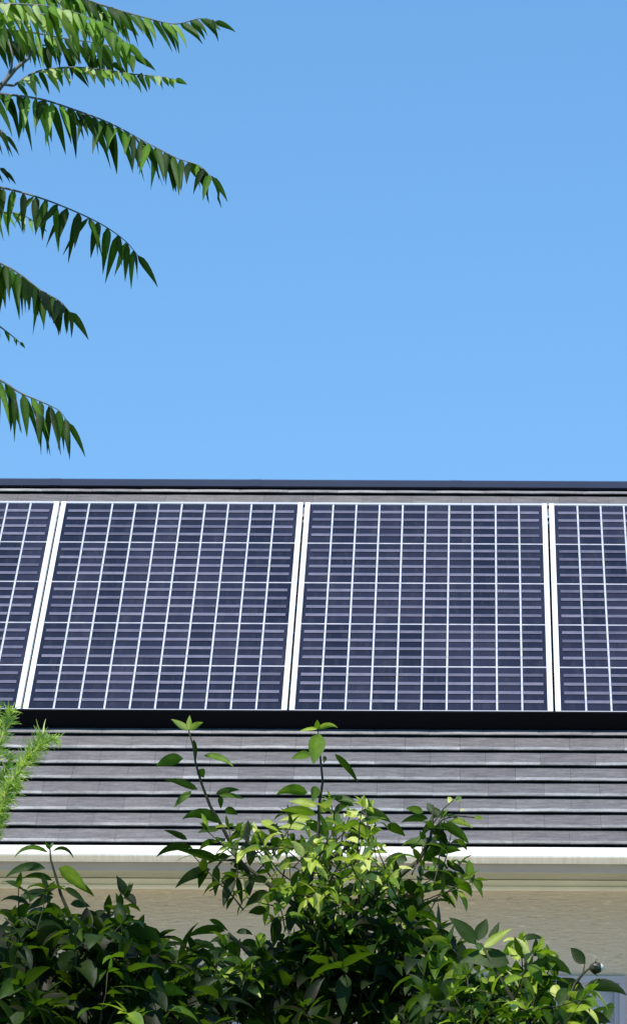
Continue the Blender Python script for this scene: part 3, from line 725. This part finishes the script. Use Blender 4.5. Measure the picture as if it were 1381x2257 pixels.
# ---- tree with long pinnate fronds ----------------------------------------
YT = 10.5
tx_ = at(-330, 500, YT).x
tree = empty('pinnate_tree', (tx_, YT, 0))
tag(tree, 'tree with long drooping feather shaped fronds hanging in from the left against the sky', 'tree')
tr = MB()
top = at(-330, -120, YT)
tp = [Vector((tx_+math.sin(z*1.7)*.02, YT+math.cos(z*1.3)*.02, z)) for z in (-.05, .4, 1, 1.6, 2.2, 2.8, 3.4, 3.9, top.z)]
tr.tube(tp, [.075, .065, .058, .052, .046, .038, .03, .022, .012], 10)
def frond3(P, L0, L1, n, wd_px, tint, tj=.12, lean=.15, side=.42, rj=.1, r0=.004, droopy=.5, tip=True, top_bright=0):
    """P = rachis points; leaflets hang in pairs, L0..L1 long"""
    mb = MB(); sb = mb
    P = [Vector(p) for p in P]
    # smooth the rachis (Catmull-Rom)
    Q_ = [P[0]*2-P[1]] + P + [P[-1]*2-P[-2]]; cur = []
    for i in range(1, len(Q_)-2):
        for k in range(6):
            t = k/6; a, b_, c_, d_ = Q_[i-1:i+3]
            cur.append(.5*((2*b_)+(-a+c_)*t+(2*a-5*b_+4*c_-d_)*t*t+(-a+3*b_-3*c_+d_)*t**3))
    cur.append(P[-1])
    m_ = len(cur)
    mb.tube(cur, [r0*(1-.75*i/(m_-1)) for i in range(m_)], 5, .3, 1)
    ls = [0]
    for i in range(1, m_): ls.append(ls[-1]+(cur[i]-cur[i-1]).length)
    tot = ls[-1]
    def pos(s_):
        for i in range(1, m_):
            if ls[i] >= s_: break
        t = (s_-ls[i-1])/max(1e-6, ls[i]-ls[i-1]); return cur[i-1].lerp(cur[i], t), (cur[i]-cur[i-1]).normalized()
    for k in range(n):
        s_ = tot*(k+.6)/(n+.4)
        p, d = pos(s_)
        u = k/(n-1); Lk = (L0+(L1-L0)*u)*(1-.25*max(0, u-.8)/.2)
        sd = d.cross(Vector((0,0,1))).normalized()
        for sg in (-1, 1):
            pp, _ = pos(min(tot, max(0, s_+rng.uniform(-.003, .003)+sg*.002)))
            sl_ = side*rng.uniform(.55, 1.3)
            ld = (DOWN*rng.uniform(.35, .65) + sd*sg*sl_*1.1 + d*(lean+rng.gauss(0, .13))*1.2)
            wdv = (d + sd*sg*rng.uniform(-.1, .55) + rv(.16))
            leaf(mb, pp, ld, wdv, Lk*rng.uniform(.78, 1.18), wd_px*YT/FPX*rng.uniform(.52, .86), droop=.15+droopy*rng.uniform(.5, 2.0), fold=rng.uniform(.12, .45),
                 tint=min(1, max(0, tint+rng.gauss(0, tj)+(.32 if rng.random() < .16 else 0))), n=7, acum=.6, twist=rng.uniform(-1.1, 1.1))  # a few leaflets tinted paler to stand in for sunlit highlights
    if tip:
        leaf(mb, cur[-2], (cur[-1]-cur[-3]).normalized(), Vector((0, -.4, 1)), (L1)*.8, wd_px*YT/FPX*.7, droop=.5, tint=tint, n=6, acum=.6)
    return mb
def fr(pts, L0, L1, n, wpx, tint, dep=0, **kw):
    s_ = YT/FPX
    P = [at(x, y, YT+dep+kw.get('dz', 0)*i) for i, (x, y) in enumerate(pts)]
    kw.pop('dz', None)
    a0 = Vector((tx_, YT, P[0].z - .02))
    P = [a0.lerp(P[0], .02), a0.lerp(P[0], .6) + Vector((0,0,.03))] + P
    mb = frond3_from(P, L0*s_*1.3, L1*s_*1.3, n, wpx, tint, **kw)
    mb.build('frond', [M['frond'], M['bark2']], tree, True)
def frond3_from(P, L0, L1, n, wpx, tint, bare=2, **kw):
    # petiole part without leaflets
    mb = frond3(P[bare:], L0, L1, n, wpx, tint, **kw)
    mb.tube(P[:bare+1], [.007, .006, kw.get('r0', .004)], 6, .3, 1)
    return mb
fr([(90,-55),(170,-10),(240,15),(320,38),(385,52),(440,40),(478,48)], 72, 54, 19, 19, .45, .05, lean=.5, tj=.15)
fr([(-40,25),(30,30),(90,30),(150,45),(200,52),(250,72),(285,100)], 70, 70, 18, 24, .72, -.12, side=.8, lean=.3, droopy=.8)
fr([(-60,60),(0,62),(80,72),(150,85),(220,95),(265,110),(300,125)], 74, 60, 17, 22, .38, 0, side=.5, lean=.25)
fr([(-70,-20),(20,-25),(110,-10),(180,0),(230,20),(270,45)], 70, 60, 15, 24, .66, .1, side=.7, lean=.3)
fr([(-60,85),(10,90),(90,98),(160,110),(220,125),(250,140)], 62, 48, 16, 20, .3, .12, side=.6, lean=.2, tj=.16)
fr([(-50,5),(30,8),(100,12),(170,28),(225,50)], 66, 56, 15, 22, .78, -.2, side=.8, lean=.35, tj=.16)
fr([(30,188),(80,158),(150,148),(220,152),(290,162),(350,168),(392,176)], 50, 30, 20, 18, .72, 0, side=.7, lean=.35, tj=.2)
fr([(-50,200),(20,208),(90,218),(160,240),(240,270),(320,312),(390,348),(440,365),(470,395)], 100, 74, 29, 25, .36, 0, side=.55, lean=.14, tj=.15, dz=-.02)
fr([(-60,400),(0,412),(70,430),(140,455),(220,492),(275,530),(308,568)], 80, 84, 16, 22, .3, 0, side=.2, lean=-.08, tj=.12, dz=.02)
fr([(-80,455),(-20,465),(40,470),(80,490)], 52, 40, 8, 14, .75, .25, side=.5)
fr([(-70,555),(0,580),(45,605),(90,640),(130,662),(158,692)], 96, 76, 17, 26, .24, 0, side=.5, lean=.1, tj=.16)
fr([(-80,660),(-20,705),(20,735),(48,758)], 40, 18, 6, 11, .35, .1, side=.4, lean=.3)
fr([(-60,815),(0,838),(45,866),(90,885),(130,905),(152,935)], 98, 88, 11, 23, .34, 0, side=.24, lean=.1)
fr([(-90,240),(-40,265),(0,285),(15,300)], 60, 55, 6, 14, .2, -.1, side=.4, lean=.5)
fr([(-90,360),(-40,362),(0,370),(12,378)], 40, 40, 5, 13, .15, .1, side=.5, lean=.7)
tr.tube([at(-120, 330, YT), at(-30, 235, YT), at(0, 192, YT), at(35, 150, YT), at(62, 128, YT), at(80, 98, YT)], [.014, .010, .0075, .006, .005, .003], 6)
tr.tube([at(10, 180, YT), at(25, 150, YT), at(28, 120, YT), at(18, 85, YT)], [.005, .004, .0035, .002], 6)
tr.tube([Vector((tx_, YT, at(-120, 420, YT).z)), at(-120, 330, YT)], [.02, .014], 6)
tr.build('trunk', M['bark2'], tree, True)
# the far side of the crown, left of the frame
cr = MB()
for k in range(22):
    z = rng.uniform(2.9, 4.3); an = rng.uniform(R(70), R(290)); ln = rng.uniform(.5, .75)
    d = Vector((math.cos(an), math.sin(an), 0)); p0 = Vector((tx_, YT, z))
    P = [p0+d*.12+Vector((0,0,.05)), p0+d*ln*.4+Vector((0,0,.12)), p0+d*ln*.75+Vector((0,0,.08)), p0+d*ln+Vector((0,0,-.08))]
    mb = frond3(P, .11, .09, 12, 22, rng.uniform(.3, .7)); b0 = len(cr.v)
    cr.v += mb.v; cr.a += mb.a; cr.f += [tuple(q+b0 for q in f_) for f_ in mb.f]; cr.m += mb.m
    cr.tube([p0, P[0]], [.006, .004], 5, .3, 1)
# an added limb, unseen above and left of the frame, put in to shade the shrubs
def tubec(a, b_, r0, r1):
    mid = (a+b_)/2+Vector((0, 0, -.05)); cr.tube([a, mid, b_], [r0, (r0+r1)/2, r1], 6, .3, 1)
hub0 = Vector((tx_, YT, 3.95))
shade_hubs = [Vector((-2.1, 9.6, 4.35)), Vector((-1.95, 8.9, 4.55)), Vector((-1.8, 8.35, 4.75)), Vector((-2.3, 8.5, 4.5)), Vector((-1.75, 8.75, 4.95)), Vector((-1.7, 8.0, 4.7))]
tubec(hub0, shade_hubs[0], .02, .014); tubec(shade_hubs[0], shade_hubs[1], .014, .010); tubec(shade_hubs[1], shade_hubs[2], .01, .007); tubec(shade_hubs[1], shade_hubs[3], .008, .006); tubec(shade_hubs[1], shade_hubs[4], .008, .006); tubec(shade_hubs[2], shade_hubs[5], .007, .005)
for hb in shade_hubs[1:]:
    for k in range(9):
        an = k*math.tau/9+rng.uniform(-.3, .3); ln = rng.uniform(.4, .62)
        d = Vector((math.cos(an), math.sin(an), 0)); p0 = hb+Vector((0, 0, rng.uniform(-.08, .08)))
        if p0.x + d.x*ln > -.14*(p0.y+d.y*ln) and p0.z < 4.85: ln = .3
        P = [p0, p0+d*ln*.35+Vector((0,0,.08)), p0+d*ln*.7+Vector((0,0,.06)), p0+d*ln+Vector((0,0,-.04))]
        mb = frond3(P, .13, .10, 13, 30, rng.uniform(.3, .6)); b0 = len(cr.v)
        cr.v += mb.v; cr.a += mb.a; cr.f += [tuple(q+b0 for q in f_) for f_ in mb.f]; cr.m += mb.m
cr.build('crown_and_shade_limb', [M['frond'], M['bark2']], tree, True)
